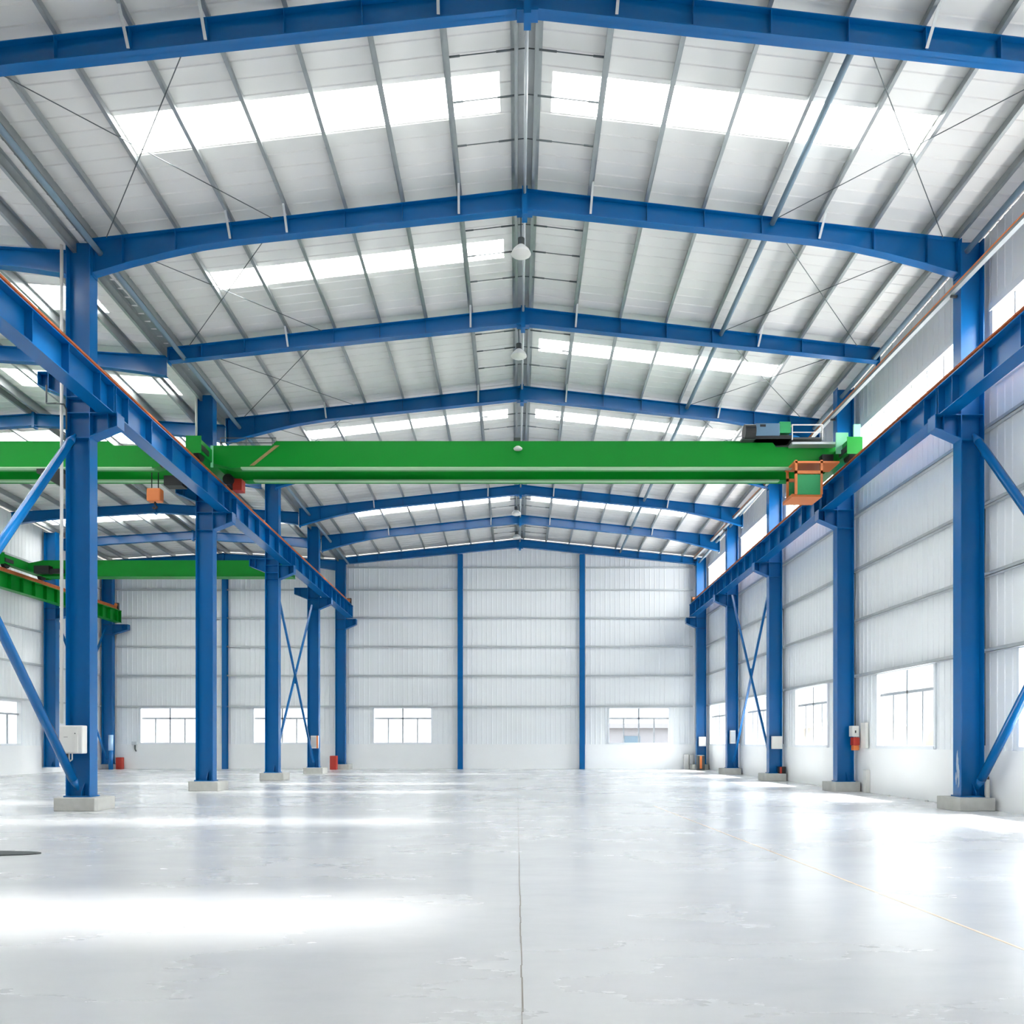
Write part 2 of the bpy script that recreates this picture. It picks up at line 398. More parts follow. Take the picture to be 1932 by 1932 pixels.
# windows
wn = [0]
def window(axis, c, inn, u0, u1, z0, z1, label, kind='low'):
    """c: plane of the sheet; inn: direction into the room; glass a little behind the sheet"""
    wn[0] += 1
    P = (lambda d0, d1, a, b, e, f: (min(c + inn * d0, c + inn * d1), max(c + inn * d0, c + inn * d1), a, b, e, f)) if axis == 'x' else \
        (lambda d0, d1, a, b, e, f: (a, b, min(c + inn * d0, c + inn * d1), max(c + inn * d0, c + inn * d1), e, f))
    loc = (c, (u0 + u1) / 2, z0) if axis == 'x' else ((u0 + u1) / 2, c, z0)
    w = thing('window_%d' % wn[0], label, 'window', loc, kind='structure')
    fr = MB(); t = 0.05
    if kind == 'low':
        fr.box(*P(-0.14, 0.05, u0 - 0.04, u0 + 0.04, z0, z1)).box(*P(-0.14, 0.05, u1 - 0.04, u1 + 0.04, z0, z1))
        fr.box(*P(-0.14, 0.05, u0, u1, z1 - 0.05, z1 + 0.03)).box(*P(-0.14, 0.07, u0, u1, z0 - 0.02, z0 + 0.06))
        fr.build('window_frame', 'frame', w)
        m = (u0 + u1) / 2; zt = z0 + 0.70 * (z1 - z0)
        MB().box(*P(-0.12, -0.05, u0, u1, zt - 0.035, zt + 0.035)).build('transom', 'alu', w)
        MB().box(*P(-0.12, -0.05, m - 0.035, m + 0.035, z0, z1)).build('mullion', 'alu', w)
        for q in ((u0 + m) / 2, (u1 + m) / 2):
            MB().box(*P(-0.11, -0.06, q - 0.03, q + 0.03, z0, zt)).build('mullion', 'alu', w)
        MB().box(*P(-0.095, -0.085, u0, u1, z0, z1)).build('pane', 'glass', w)
    else:
        fr.box(*P(-0.06, 0.06, u0 - 0.04, u0 + 0.06, z0, z1)).box(*P(-0.06, 0.06, u1 - 0.06, u1 + 0.04, z0, z1))
        fr.box(*P(-0.06, 0.10, u0, u1, z1 - 0.03, z1 + 0.12)).box(*P(-0.06, 0.06, u0, u1, z0 - 0.06, z0 + 0.04))
        fr.build('window_frame', 'frame', w)
        n = max(2, round((u1 - u0) / 0.73))
        for k in range(1, n):
            q = u0 + (u1 - u0) * k / n
            MB().box(*P(-0.05, 0.02, q - 0.02, q + 0.02, z0, z1)).build('mullion', 'alu', w)
        mb = MB(); x = c - inn * 0.03
        mb.v = [(x, u0, z0), (x, u1, z0), (x, u1, z1), (x, u0, z1)]; mb.f = [(0, 1, 2, 3)]
        mb.build('pane', 'frpwall', w)
wpos = ['out of the picture beside the camera', 'partly cut by the picture edge, before the first column',
        'between the first and second columns', 'between the second and third columns', 'behind the crossed braces', 'in the last bay before the back wall']
for (a, b), p in zip(RWIN, wpos): window('x', XW, -1, a, b, WZ0, WZ1, 'six-pane window low in the right wall, %s' % p)
cpos = ['out of the picture beside the camera', 'before the first column', 'between the first and second columns',
        'between the second and third columns', 'between the third and fourth columns', 'in the last bay before the back wall']
for (a, b), p in zip(CLER, cpos): window('x', XW, -1, a, b, CZ0, CZ1, 'long high window strip under the right eave, %s' % p, 'clerestory')
for (a, b), p in zip(BWIN, ['left of the main hall end wall', 'right of the main hall end wall', 'far corner of the side hall end wall', 'seen behind the crossed braces']):
    window('y', YB, -1, a, b, 1.28, 3.12, 'six-pane window in the back wall, %s' % p)
for i, (a, b) in enumerate(LWIN): window('x', XA, 1, a, b, 1.24, 3.1, 'window in the far wall of the side hall' + ('' if i == 0 else ', out past the picture edge'))

# outdoors
MB().box(-160, 160, -60, 220, -0.5, -0.25).top('ground', 'ground', 'pale ground outside the windows', 'ground', kind='structure')
hb = MB(); prev = None
for i in range(41):
    yy = 20 + i * 3.2; hgt = 2.6 + 1.4 * math.sin(i * 0.37) + 0.6 * math.sin(i * 1.3)
    cur = [(44, yy, -0.3), (48, yy, hgt), (60, yy, hgt + 1), (90, yy, -0.3)]
    if prev: 
        n = len(hb.v); hb.v += prev + cur; hb.f += [(n + k, n + k + 1, n + 5 + k, n + 4 + k) for k in range(3)]
    prev = cur
hb.top('hill_1', 'hill', 'low pale embankment outside the right-hand windows', 'hill', kind='structure')
ob = thing('outbuilding', 'low pale outbuilding with a blue shutter seen through the right window of the back wall', 'building', (10.5, 72, -0.3))
MB().box(7.5, 17, 72, 80, -0.3, 2.6).build('wall', 'outwall', ob)
MB().box(7.2, 17.3, 71.5, 80.4, 2.6, 3.0).build('roof', 'outwall', ob)
MB().box(9.5, 10.9, 71.93, 72.02, -0.2, 1.9).build('shutter', 'outdoor_door', ob)

# ------------------------------------------------------------------ steel columns and their plinths
def corbel(mb, x, sgn, d, zt, ln, h0=0.5, h1=0.28):
    """bracket of plates growing out of a column face at x towards sgn"""
    a = x + sgn * ln
    mb.prism([(x, d - 0.008, zt), (a, d - 0.008, zt), (a, d - 0.008, zt - h1), (x, d - 0.008, zt - h0)], (0, 0.016, 0))
    mb.box(min(x, a), max(x, a), d - 0.15, d + 0.15, zt - 0.02, zt)
    mb.ribbon([(x, zt - h0), (a, zt - h1)], d - 0.15, d + 0.15, 0.02)
    mb.box(min(a, a + sgn * 0.02), max(a, a + sgn * 0.02), d - 0.15, d + 0.15, zt - h1, zt)
    mb.box(x + sgn * ln * 0.66 - 0.008, x + sgn * ln * 0.66 + 0.008, d - 0.13, d + 0.13, zt - h1 - 0.05, zt)
    return mb

def column(x0, x1, d, zt, label, group, brackets, fw=0.30):
    c = thing('steel_column', label, 'column', ((x0 + x1) / 2, d, 0.26), group)
    z0 = 0.26; t = 0.02; h = fw / 2
    MB().box(x0, x0 + t, d - h, d + h, z0, zt).build('flange', 'blue', c)
    MB().box(x1 - t, x1, d - h, d + h, z0, zt).build('flange', 'blue', c)
    MB().box(x0 + t, x1 - t, d - 0.008, d + 0.008, z0, zt).build('web', 'blue', c)
    MB().box(x0 - 0.03, x1 + 0.03, d - h - 0.03, d + h + 0.03, z0, z0 + 0.03).build('base_plate', 'blue', c)
    xm = (x0 + x1) / 2
    MB().prism([(xm + 0.06, d - 0.008, z0 + 0.03), (xm + 0.06, d - h, z0 + 0.03), (xm + 0.06, d - h, z0 + 0.09), (xm + 0.06, d - 0.008, z0 + 0.28)], (0.014, 0, 0)).build('base_stiffener', 'blue', c)
    for x, sgn, z, ln in brackets:
        corbel(MB(), x, sgn, d, z, ln).build('bracket', 'blue', c)
        for zz in (z, z - 0.5):
            MB().box(x0 + t, x1 - t, d - h + 0.01, d - 0.008, zz - 0.016, zz).build('stiffener', 'blue', c)
    return c

def plinth(x0, x1, d, label, grp, y0=0.45, y1=0.32):
    b = MB(); a = 0.08
    pts = [(x0 + a, d - y0), (x1 - a * 0.4, d - y0), (x1, d - y0 + a), (x1, d + y1), (x0, d + y1), (x0, d - y0 + a * 2)]
    b.prism([(x, y, 0) for x, y in pts], (0, 0, 0.26))
    b.top('concrete_plinth', 'concrete', label, 'plinth', grp, bevel=0.012)

zgl = lambda d: 8.69 - 0.0196 * (d - 12.85)           # top of the runway beam between the halls
zgr = lambda d: 8.63 - 0.0176 * (d - 13.7)            # top of the runway beam by the windowed wall
GH = 0.60
where = ['first', 'second', 'third', 'fourth', 'fifth']
lz = [8.84, 8.69, 8.0, 8.07, 8.0]
for i, d in enumerate(LD):
    br = [(XL1, 1, zgl(d) - GH, 0.53)]
    if i < 4: br.append((XL0, -1, lz[i], 0.55))
    tail = {0: 'the one carrying the white electrical box', 4: 'standing against the back wall'}.get(i, 'counted from the front')
    column(XL0, XL1, d, ztop(-8.9 - XC, d) - 0.01, 'blue H-section steel column, %s in the row between the two halls, %s' % (where[i], tail), 'columns between the two halls', br)
    plinth(-9.24, -8.32, d, 'grey concrete plinth under the %s column between the two halls' % where[i], 'plinths between the two halls')
for i, d in enumerate(RD):
    tail = {0: 'with worn paint near its foot', 4: 'in the far corner'}.get(i, 'counted from the front')
    column(XR0, XR1, d, ztop(9.2 - XC, d), 'blue H-section steel column, %s in the row along the windowed wall, %s' % (where[i], tail), 'columns along the windowed wall', [(XR0, -1, zgr(d) - GH, 0.50)])
    plinth(8.70, 9.50, d, 'grey concrete plinth under the %s column along the windowed wall' % where[i], 'plinths along the windowed wall')
wp = MB()
for (ya, yb_, za, zb_) in ((-0.10, -0.02, 0.34, 0.98), (0.0, 0.07, 0.45, 0.80), (-0.06, 0.03, 0.62, 1.22)):
    pts = []
    for k in range(14):
        a = 2 * math.pi * k / 14; q = random.uniform(0.6, 1.0)
        pts.append((XR0 - 0.002, RD[0] + (ya + yb_) / 2 + (yb_ - ya) / 2 * q * math.cos(a), (za + zb_) / 2 + (zb_ - za) / 2 * q * math.sin(a)))
    wp.prism(pts, (0.003, 0, 0))
wp.build('worn_patch', 'worn', next(o for o in COL.objects if o.name.startswith('steel_column') and 'worn paint' in o.get('label', '')), label='worn pale patch in the paint')
for i, (d, p) in enumerate([(36.0, 'second from the back corner'), (41.0, 'in the back corner')]):
    column(-20.82, -20.3, d, ztopa(-20.5, d), 'dark blue steel column on the far wall of the side hall, %s' % p, 'columns on the far wall', [(-20.3, 1, 7.28, 0.75)])
for x, p in [(-2.85, 'left of centre in the main hall'), (3.30, 'right of centre in the main hall'), (-14.72, 'in the side hall')]:
    zt = zbot(x - XC, 40.85, False) if x > -9 else ztopa(x, YB) - 0.35
    mb = MB().box(x - 0.13, x + 0.13, 41.0, 41.012, 0, zt).box(x - 0.13, x + 0.13, 41.2, 41.212, 0, zt).box(x - 0.006, x + 0.006, 41.012, 41.2, 0, zt)
    mb.top('end_post', 'blue', 'slim blue post standing against the back wall, %s' % p, 'post', 'posts on the back wall')

# ------------------------------------------------------------------ crane runway beams and rails
def runway(xc, sgn, y0, y1, zf, label, grp, m='blue', nst=6):
    """I-beam along y; sgn = side facing the crane bay"""
    w = 0.165
    b = MB()
    def plate(xa, xb, dz0, dz1):
        b.hexa([(xa, y0, zf(y0) + dz0), (xb, y0, zf(y0) + dz0), (xb, y1, zf(y1) + dz0), (xa, y1, zf(y1) + dz0),
                (xa, y0, zf(y0) + dz1), (xb, y0, zf(y0) + dz1), (xb, y1, zf(y1) + dz1), (xa, y1, zf(y1) + dz1)])
    plate(xc - w, xc + w, -0.02, 0); plate(xc - w, xc + w, -GH, -GH + 0.02); plate(xc - 0.006, xc + 0.006, -GH + 0.02, -0.02)
    o = b.top('runway_beam', m, label, 'crane runway beam', grp)
    ys = [y0 + 0.02] + [y0 + (y1 - y0) * (k + 0.5) / nst for k in range(nst)] + [y1 - 0.02]
    for yy in ys:
        MB().box(xc - w + 0.02, xc + w - 0.02, yy - 0.007, yy + 0.007, zf(yy) - GH + 0.02, zf(yy) - 0.02).build('stiffener', m, o)
    return o
LG, RG = -8.31, 8.69
ly = [9.8] + LD; ry = [10.0] + RD
for i in range(5):
    e = -0.02 if i < 4 else -0.35
    p = ['nearest the camera', 'second from the front', 'third from the front', 'fourth from the front', 'ending at the back wall'][i]
    runway(LG, 1, ly[i] + 0.02, ly[i + 1] + e, zgl, 'blue crane runway beam on the brackets between the halls, span %s' % p, 'runway beams between the halls')
    runway(RG, -1, ry[i] + 0.02, ry[i + 1] + e, zgr, 'blue crane runway beam on the brackets by the windowed wall, span %s' % p, 'runway beams by the windowed wall')
zga = lambda d: 7.88
runway(-19.75, 1, 24.0, 35.98, zga, 'green crane runway beam on the far wall, longer span towards the camera', 'green runway beams', 'green', 15)
runway(-19.75, 1, 36.02, 40.4, zga, 'green crane runway beam on the far wall, short span into the corner', 'green runway beams', 'green', 6)
def rail(xc, y0, y1, zf, label):
    b = MB()
    for w, a, c in ((0.07, 0, 0.05), (0.02, 0.05, 0.15), (0.04, 0.15, 0.19)):
        b.hexa([(xc - w, y0, zf(y0) + a), (xc + w, y0, zf(y0) + a), (xc + w, y1, zf(y1) + a), (xc - w, y1, zf(y1) + a),
                (xc - w, y0, zf(y0) + c), (xc + w, y0, zf(y0) + c), (xc + w, y1, zf(y1) + c), (xc - w, y1, zf(y1) + c)])
    b.top('crane_rail', 'rust', label, 'rail')
rail(LG, 9.8, 40.38, zgl, 'rusty crane rail on the blue runway between the two halls')
rail(RG, 10.0, 40.08, zgr, 'rusty crane rail on the blue runway by the windowed wall')
rail(-19.75, 24.0, 40.18, zga, 'rusty crane rail on the green runway at the far wall')
for x, zf, y, p in ((LG, zgl, 40.45, 'between the halls'), (RG, zgr, 40.15, 'by the windowed wall'), (-19.75, zga, 40.25, 'at the far wall')):
    e = thing('rail_stop', 'small rail end stop on the runway end %s' % p, 'end stop', (x, y, zf(y)))
    MB().box(x - 0.10, x + 0.10, y - 0.05, y + 0.05, zf(y), zf(y) + 0.36).build('stop_plate', 'darkgap', e)
    MB().cyl((x, y - 0.05, zf(y) + 0.26), (x, y - 0.16, zf(y) + 0.26), 0.06).build('buffer', 'orange', e)

# ------------------------------------------------------------------ roof frames
def half(s0, s1, d, haunch):
    sg = 1 if s1 > 0 else -1; n = 12
    ss = [s0 + (s1 - s0) * i / n for i in range(n + 1)]
    return [(XC + s, ztop(s, d)) for s in ss], [(XC + s, zbot(s, d, haunch)) for s in ss]
fname = ['nearest the camera', 'on the first columns', 'second bay line', 'third bay line', 'hidden behind the green crane', 'first beyond the crane', 'second beyond the crane', 'against the back wall']
FW = 0.10
for i, d in enumerate(FR):
    haunch = i not in (0, 2, 7)
    r = thing('roof_rafter', 'blue steel gable rafter across the main hall, frame %s' % fname[i], 'rafter', (XC, d, ztop(0, d)), 'gable rafters of the main hall')
    oncol = i in (1, 4, 7)
    for sg in (-1, 1):
        e = (XL1 - XC) if sg < 0 else (XR0 - XC)
        if not oncol: e = (-8.85 - XC) if sg < 0 else (9.2 - XC)
        tp, bt = half(0.02 * sg, e, d, haunch)
        b = MB()
        for (p, q, u, v) in zip(tp, tp[1:], bt, bt[1:]):
            b.prism([(p[0], d - 0.006, p[1]), (q[0], d - 0.006, q[1]), (v[0], d - 0.006, v[1]), (u[0], d - 0.006, u[1])], (0, 0.012, 0))
        b.ribbon(tp, d - FW, d + FW, -0.016); b.ribbon(bt, d - FW, d + FW, 0.016)
        b.box(min(XC + e, XC + e - 0.03 * sg), max(XC + e, XC + e - 0.03 * sg), d - FW, d + FW, bt[-1][1] - 0.05, tp[-1][1])
        b.build('rafter_beam', 'blue', r)
        for k, s in enumerate(PS[1:8]):
            s = s * sg
            MB().box(XC + s - 0.006, XC + s + 0.006, d - FW + 0.005, d - 0.006, zbot(s, d, haunch) + 0.016, ztop(s, d) - 0.016).build('stiffener', 'blue', r)
    MB().box(XC - 0.055, XC + 0.055, d - FW - 0.05, d + FW + 0.05, zbot(0, d) - 0.13, ztop(0, d) + 0.02).build('apex_plate', 'blue', r)
    MB().box(XC - 0.16, XC + 0.16, d - FW - 0.012, d + FW + 0.012, zbot(0.16, d) - 0.03, zbot(0, d) - 0.0).build('apex_splice', 'blue', r)
    br = [-5.95, -1.33, 1.33, 5.95] + ([-4.8] if i < 2 else [])
    if i < 7:
        for s in br:
            x = XC + s
            MB().bar((x + 0.02, d - 0.46, ztop(s, d) + 0.04), (x + 0.0, d - FW - 0.01, zbot(s, d, haunch) + 0.03), 0.045, 0.012, (0, 1, 0)).build('flange_brace', 'girt', r, label='pale flat steel brace')
for i, d in enumerate(FR[1:]):
    r = thing('roof_rafter', 'dark blue rafter across the side hall, %s from the front' % ORD[i], 'rafter', (XAR, d, ztopa(XAR, d)), 'gable rafters of the side hall')
    for xa, xb in ((-20.6, XAR), (XAR, XL0 if i in (0, 3, 6) else -8.9)):
        n = 8; xs = [xa + (xb - xa) * k / n for k in range(n + 1)]
        tp = [(x, ztopa(x, d)) for x in xs]
        bt = [(x, ztopa(x, d) - 0.36 - 0.16 * max(0, (abs(x - XAR) - 3.8) / 2.2) ** 1.5) for x in xs]
        b = MB()
        for (p, q, u, v) in zip(tp, tp[1:], bt, bt[1:]):
            b.prism([(p[0], d - 0.006, p[1]), (q[0], d - 0.006, q[1]), (v[0], d - 0.006, v[1]), (u[0], d - 0.006, u[1])], (0, 0.012, 0))
        b.ribbon(tp, d - FW, d + FW, -0.016); b.ribbon(bt, d - FW, d + FW, 0.016)
        b.build('rafter_beam', 'blue', r)
    MB().box(XAR - 0.04, XAR + 0.04, d - FW - 0.01, d + FW + 0.01, ztopa(XAR, d) - 0.42, ztopa(XAR, d) + 0.04).build('apex_plate', 'blue', r)

# ------------------------------------------------------------------ purlins, ties, rods
def purlin(x, zf, y0, y1, sg, m, name, label, grp, cat='purlin'):
    b = MB(); t = 0.006; w = 0.065; hh = 0.21
    def pl(xa, xb, a, c):
        b.hexa([(xa, y0, zf(y0) + a), (xb, y0, zf(y0) + a), (xb, y1, zf(y1) + a), (xa, y1, zf(y1) + a),
                (xa, y0, zf(y0) + c), (xb, y0, zf(y0) + c), (xb, y1, zf(y1) + c), (xa, y1, zf(y1) + c)])
    pl(x - t / 2, x + t / 2, 0, hh)
    pl(min(x, x + sg * w), max(x, x + sg * w), 0, t); pl(min(x, x - sg * w), max(x, x - sg * w), hh - t, hh)
    pl(min(x + sg * w, x + sg * (w - t)), max(x + sg * w, x + sg * (w - t)), 0, 0.02)
    b.top(name, m, label, cat, grp)
for sg, side in ((-1, 'left'), (1, 'right')):
    for k, s in enumerate(PS):
        lab = 'galvanized roof purlin running to the back wall, %s slope, %s from the ridge' % (side, ORD[k])
        purlin(XC + sg * s, lambda d, s=s: ztop(s, d), 7.5, 41.2, -sg, 'galv', 'roof_purlin', lab, 'purlins of the main roof')
for sg, side in ((-1, 'far'), (1, 'near')):
    for k, s in enumerate([0.2, 1.35, 2.55, 3.75, 4.95, 5.75]):
        x = XAR + sg * s
        purlin(x, lambda d, x=x: ztopa(x, d), 12.0, 41.2, -sg, 'galv', 'roof_purlin', 'galvanized purlin of the side hall roof, %s slope, %s from the ridge' % (side, ORD[k]), 'purlins of the side hall roof')
# ridge flashing between the two ridge purlins
b = MB(); b.hexa([(XC - 0.19, 7.5, ztop(0.2, 7.5) + 0.19), (XC + 0.19, 7.5, ztop(0.2, 7.5) + 0.19), (XC + 0.19, 41.2, ztop(0.2, 41.2) + 0.19), (XC - 0.19, 41.2, ztop(0.2, 41.2) + 0.19),
        (XC - 0.19, 7.5, ztop(0.2, 7.5) + 0.2), (XC + 0.19, 7.5, ztop(0.2, 7.5) + 0.2), (XC + 0.19, 41.2, ztop(0.2, 41.2) + 0.2), (XC - 0.19, 41.2, ztop(0.2, 41.2) + 0.2)])
b.top('ridge_flashing', 'girt', 'grey flashing strip closing the ridge of the main roof', 'ridge flashing')
# valley gutter between the halls
b = MB()
for xa, xb, a, c in ((-9.12, -8.62, 0.02, 0.03), (-9.12, -9.10, 0.02, 0.28), (-8.64, -8.62, 0.02, 0.28)):
    p = lambda yy, q: (ztop(-8.9 - XC, yy) + q)
    b.hexa([(xa, 7.5, p(7.5, a)), (xb, 7.5, p(7.5, a)), (xb, 41.2, p(41.2, a)), (xa, 41.2, p(41.2, a)), (xa, 7.5, p(7.5, c)), (xb, 7.5, p(7.5, c)), (xb, 41.2, p(41.2, c)), (xa, 41.2, p(41.2, c))])
b.top('valley_gutter', 'galv', 'galvanized gutter running over the columns between the two halls', 'gutter')
ties = [(5.02, 0.10, 'right slope', 'pipegrey'), (-8.6, 0.30, 'eave between the halls', 'pipegrey'), (0.0, 0.12, 'ridge', 'girt')]
yb = FR[:4] + [29.0]
for s, dz, nm, m in ties:
    for i, (a, c) in enumerate(zip(FR[:-1], FR[1:])):
        o = MB().cyl((XC + s, a + 0.12, ztop(s, a) - dz), (XC + s, c - 0.05, ztop(s, c) - dz), 0.055 if s else 0.03, 14)
        o = o.top('tie_pipe', m, '%s tie pipe at the %s, %s roof bay from the front' % ('pale grey' if m == 'girt' else 'blue-grey', nm, ORD[i]), 'tie pipe', 'tie pipes under the roof')
        smooth(o)
for i, (a, c) in enumerate(zip([10.35] + RD[:-1], RD)):
    smooth(MB().cyl((9.07, a + 0.15, ztop(8.9, a) - 0.28), (9.07, c - 0.15, ztop(8.9, c) - 0.28), 0.055, 14).top('tie_pipe', 'pipegrey', 'blue-grey tie pipe under the eave of the windowed wall, %s column bay from the front' % ORD[i], 'tie pipe', 'tie pipes under the eave'))
for i, (a, c) in enumerate(zip(FR[:-1], FR[1:])):
    for k, t in enumerate((0.27, 0.48, 0.71)):
        d = a + (c - a) * t; b = MB()
        for sg in (-1, 1):
            P = lambda s, d=d, sg=sg: (XC + sg * s, d, ztop(s, d) + 0.10)
            b.cyl(P(0.0), P(1.33), 0.010, 6); b.cyl(P(0.2), P(0.5), 0.018, 6); b.cyl(P(1.1), P(1.32), 0.018, 6)
        b.top('sag_rod', 'steelwire', 'thin dark sag rod crossing under the ridge, %s of three in the %s roof bay' % (ORD[k], ORD[i]), 'sag rod', 'sag rods at the ridge')
for i in (0, 1, 2, 3):
    a, c = FR[i], FR[i + 1]
    for sg, side in ((-1, 'left'), (1, 'right')):
        for s0, s1, w in ((5.1, 8.45, 'running outwards to the back'), (8.45, 5.1, 'running inwards to the back')):
            b = MB().cyl((XC + sg * s0, a + 0.1, ztop(s0, a) - 0.02), (XC + sg * s1, c - 0.1, ztop(s1, c) - 0.02), 0.009, 6)
            b.top('brace_rod', 'steelwire', 'thin roof bracing rod on the %s slope, %s roof bay, %s' % (side, ORD[i], w), 'bracing rod', 'roof bracing rods')

# ------------------------------------------------------------------ wall girts
gz = [3.22, 4.75, 6.17, 7.70]
for k, z in enumerate(gz):
    b = MB().box(XW - 0.15, XW - 0.02, Y0, 41.2, z - 0.045, z - 0.035).box(XW - 0.15, XW - 0.142, Y0, 41.2, z - 0.045, z + 0.025).box(XW - 0.04, XW - 0.03, Y0, 41.2, z - 0.045, z + 0.03)
    b.box(XW - 0.15, XW - 0.02, Y0, 41.2, z + 0.02, z + 0.03)
    b.top('wall_girt', 'girt', 'galvanized girt along the windowed wall, %s level above the low wall' % ORD[k], 'girt', 'girts on the windowed wall')
for k, (z, cut) in enumerate([(3.17, 0), (4.73, 0), (6.2, 0), (7.65, 0), (9.07, 0), (10.2, 1)]):
    x0, x1 = -8.55, 8.9
    MB().box(x0, x1, YB - 0.10, YB - 0.025, z - 0.04, z + 0.04).top('wall_girt', 'girt', 'thin girt across the back wall of the main hall, %s level above the low wall' % ORD[k], 'girt', 'girts on the main hall back wall')
for k, z in enumerate([3.17, 4.73, 6.2, 7.65, 9.07]):
    MB().box(-20.3, -9.1, YB - 0.10, YB - 0.025, z - 0.04, z + 0.04).top('wall_girt', 'girt', 'thin girt across the back wall of the side hall, %s level above the low wall' % ORD[k], 'girt', 'girts on the side hall back wall')
    MB().box(XA + 0.03, XA + 0.12, 20, 41.2, z - 0.04, z + 0.04).top('wall_girt', 'girt', 'thin girt along the far wall of the side hall, %s level above the low wall' % ORD[k], 'girt', 'girts on the far side hall wall')

# ------------------------------------------------------------------ crossed braces between columns
def xbrace(x, ya, yb, z0, z1, rad, label, tube=True, m='blue'):
    t = thing('cross_brace', label, 'brace', (x, (ya + yb) / 2, z0), 'crossed braces between columns')
    for (a, za, c, zc), dx in (((ya, z0, yb, z1), -0.03), ((ya, z1, yb, z0), 0.03)):
        if tube:
            p, q = Vector((x + dx, a, za)), Vector((x + dx, c, zc)); u = (q - p).normalized()
            b = MB().cyl(p + u * 0.28, q - u * 0.28, rad, 16)
            b.cyl(p + u * 0.28, p, rad, 16, rad * 0.4); b.cyl(q - u * 0.28, q, rad, 16, rad * 0.4)
            smooth(b.build('diagonal', m, t))
        else:
            MB().bar((x + dx, a, za), (x + dx, c, zc), 0.075, 0.075, (1, 0, 0)).build('diagonal', m, t)
    ym, zm = (ya + yb) / 2, (z0 + z1) / 2
    MB().box(x - 0.012, x + 0.012, ym - 0.16, ym + 0.16, zm - 0.2, zm + 0.2).build('gusset_plate', m, t)
xbrace(-8.86, 10.3, LD[0] - 0.17, 0.42, 7.55, 0.085, 'blue pipe cross brace reaching from the first column between the halls towards the camera')
xbrace(9.22, 10.3, RD[0] - 0.17, 0.42, 7.55, 0.085, 'blue pipe cross brace reaching from the first column of the windowed wall towards the camera')
xbrace(-8.85, LD[2] + 0.16, LD[3] - 0.16, 0.5, 7.3, 0.04, 'slim blue cross brace between the third and fourth columns between the halls', False)
xbrace(9.18, RD[2] + 0.16, RD[3] - 0.16, 0.5, 7.6, 0.04, 'slim blue cross brace between the third and fourth columns by the windowed wall', False)
xbrace(-20.55, 36.2, 40.8, 0.5, 7.1, 0.04, 'slim dark cross brace on the far wall of the side hall', False)

# ------------------------------------------------------------------ overhead cranes
def girder_box(mb, x0, x1, y0, y1, z0, z1, dl, dr, e=1.6):
    """box girder with lowered ends"""
    pts = [(x0, z0 + 0.12), (x0 + 0.5, z0), (x1 - 0.5, z0), (x1, z0 + 0.12), (x1, z1 - dr), (x1 - e, z1 - dr), (x1 - e - 0.12, z1), (x0 + e + 0.12, z1), (x0 + e, z1 - dl), (x0, z1 - dl)]
    mb.prism([(x, y0, z) for x, z in pts], (0, y1 - y0, 0))
    return mb
def carriage(par, x, y0, y1, zr, m='green'):
    c = MB().box(x - 0.14, x + 0.14, y0, y1, zr + 0.16, zr + 0.50).box(x - 0.2, x + 0.2, y0 - 0.02, y0, zr + 0.10, zr + 0.54).box(x - 0.2, x + 0.2, y1, y1 + 0.02, zr + 0.10, zr + 0.54)
    c = c.build('end_carriage', m, par)
    for yy in (y0 + 0.35, y1 - 0.35):
        MB().cyl((x - 0.07, yy, zr + 0.2), (x + 0.07, yy, zr + 0.2), 0.2, 20).build('wheel', 'black', c)
        MB().box(x - 0.17, x + 0.17, yy - 0.26, yy + 0.26, zr + 0.22, zr + 0.36).build('axle_box', 'black', c)
    for yy, s in ((y1, 1),):
        MB().cyl((x, yy, zr + 0.30), (x, yy + s * 0.16, zr + 0.30), 0.07, 14).build('buffer', 'orange', c)
    return c

D1 = 21.9
cr = thing('overhead_crane', 'green double-girder overhead crane spanning the main hall, with an orange-framed cab', 'crane', (0.2, D1, 8.6))
for y0 in (D1, D1 + 1.05):
    girder_box(MB(), LG + 0.12, RG - 0.12, y0, y0 + 0.34, 8.75, 9.46, 0.12, 0.16).build('main_girder', 'green', cr)
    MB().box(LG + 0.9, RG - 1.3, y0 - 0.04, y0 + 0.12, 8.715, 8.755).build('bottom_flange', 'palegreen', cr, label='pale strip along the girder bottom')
carriage(cr, LG, D1 - 0.95, D1 + 2.15, zgl(D1) + 0.19)
carriage(cr, RG, D1 - 0.95, D1 + 2.15, zgr(D1) + 0.19)
MB().box(LG + 0.10, LG + 0.16, D1 - 0.06, D1 - 0.02, 8.74, 9.32).build('end_plate', 'lightgreen', cr, label='pale green upright end plate')
MB().box(RG - 0.30, RG + 0.02, D1 - 0.5, D1 - 0.46, 8.95, 9.5).build('end_plate', 'lightgreen', cr, label='pale green upright end plate')
MB().box(RG + 0.06, RG + 0.24, D1 - 0.75, D1 - 0.70, 8.85, 9.62).build('end_plate', 'lightgreen', cr, label='pale green upright end plate')
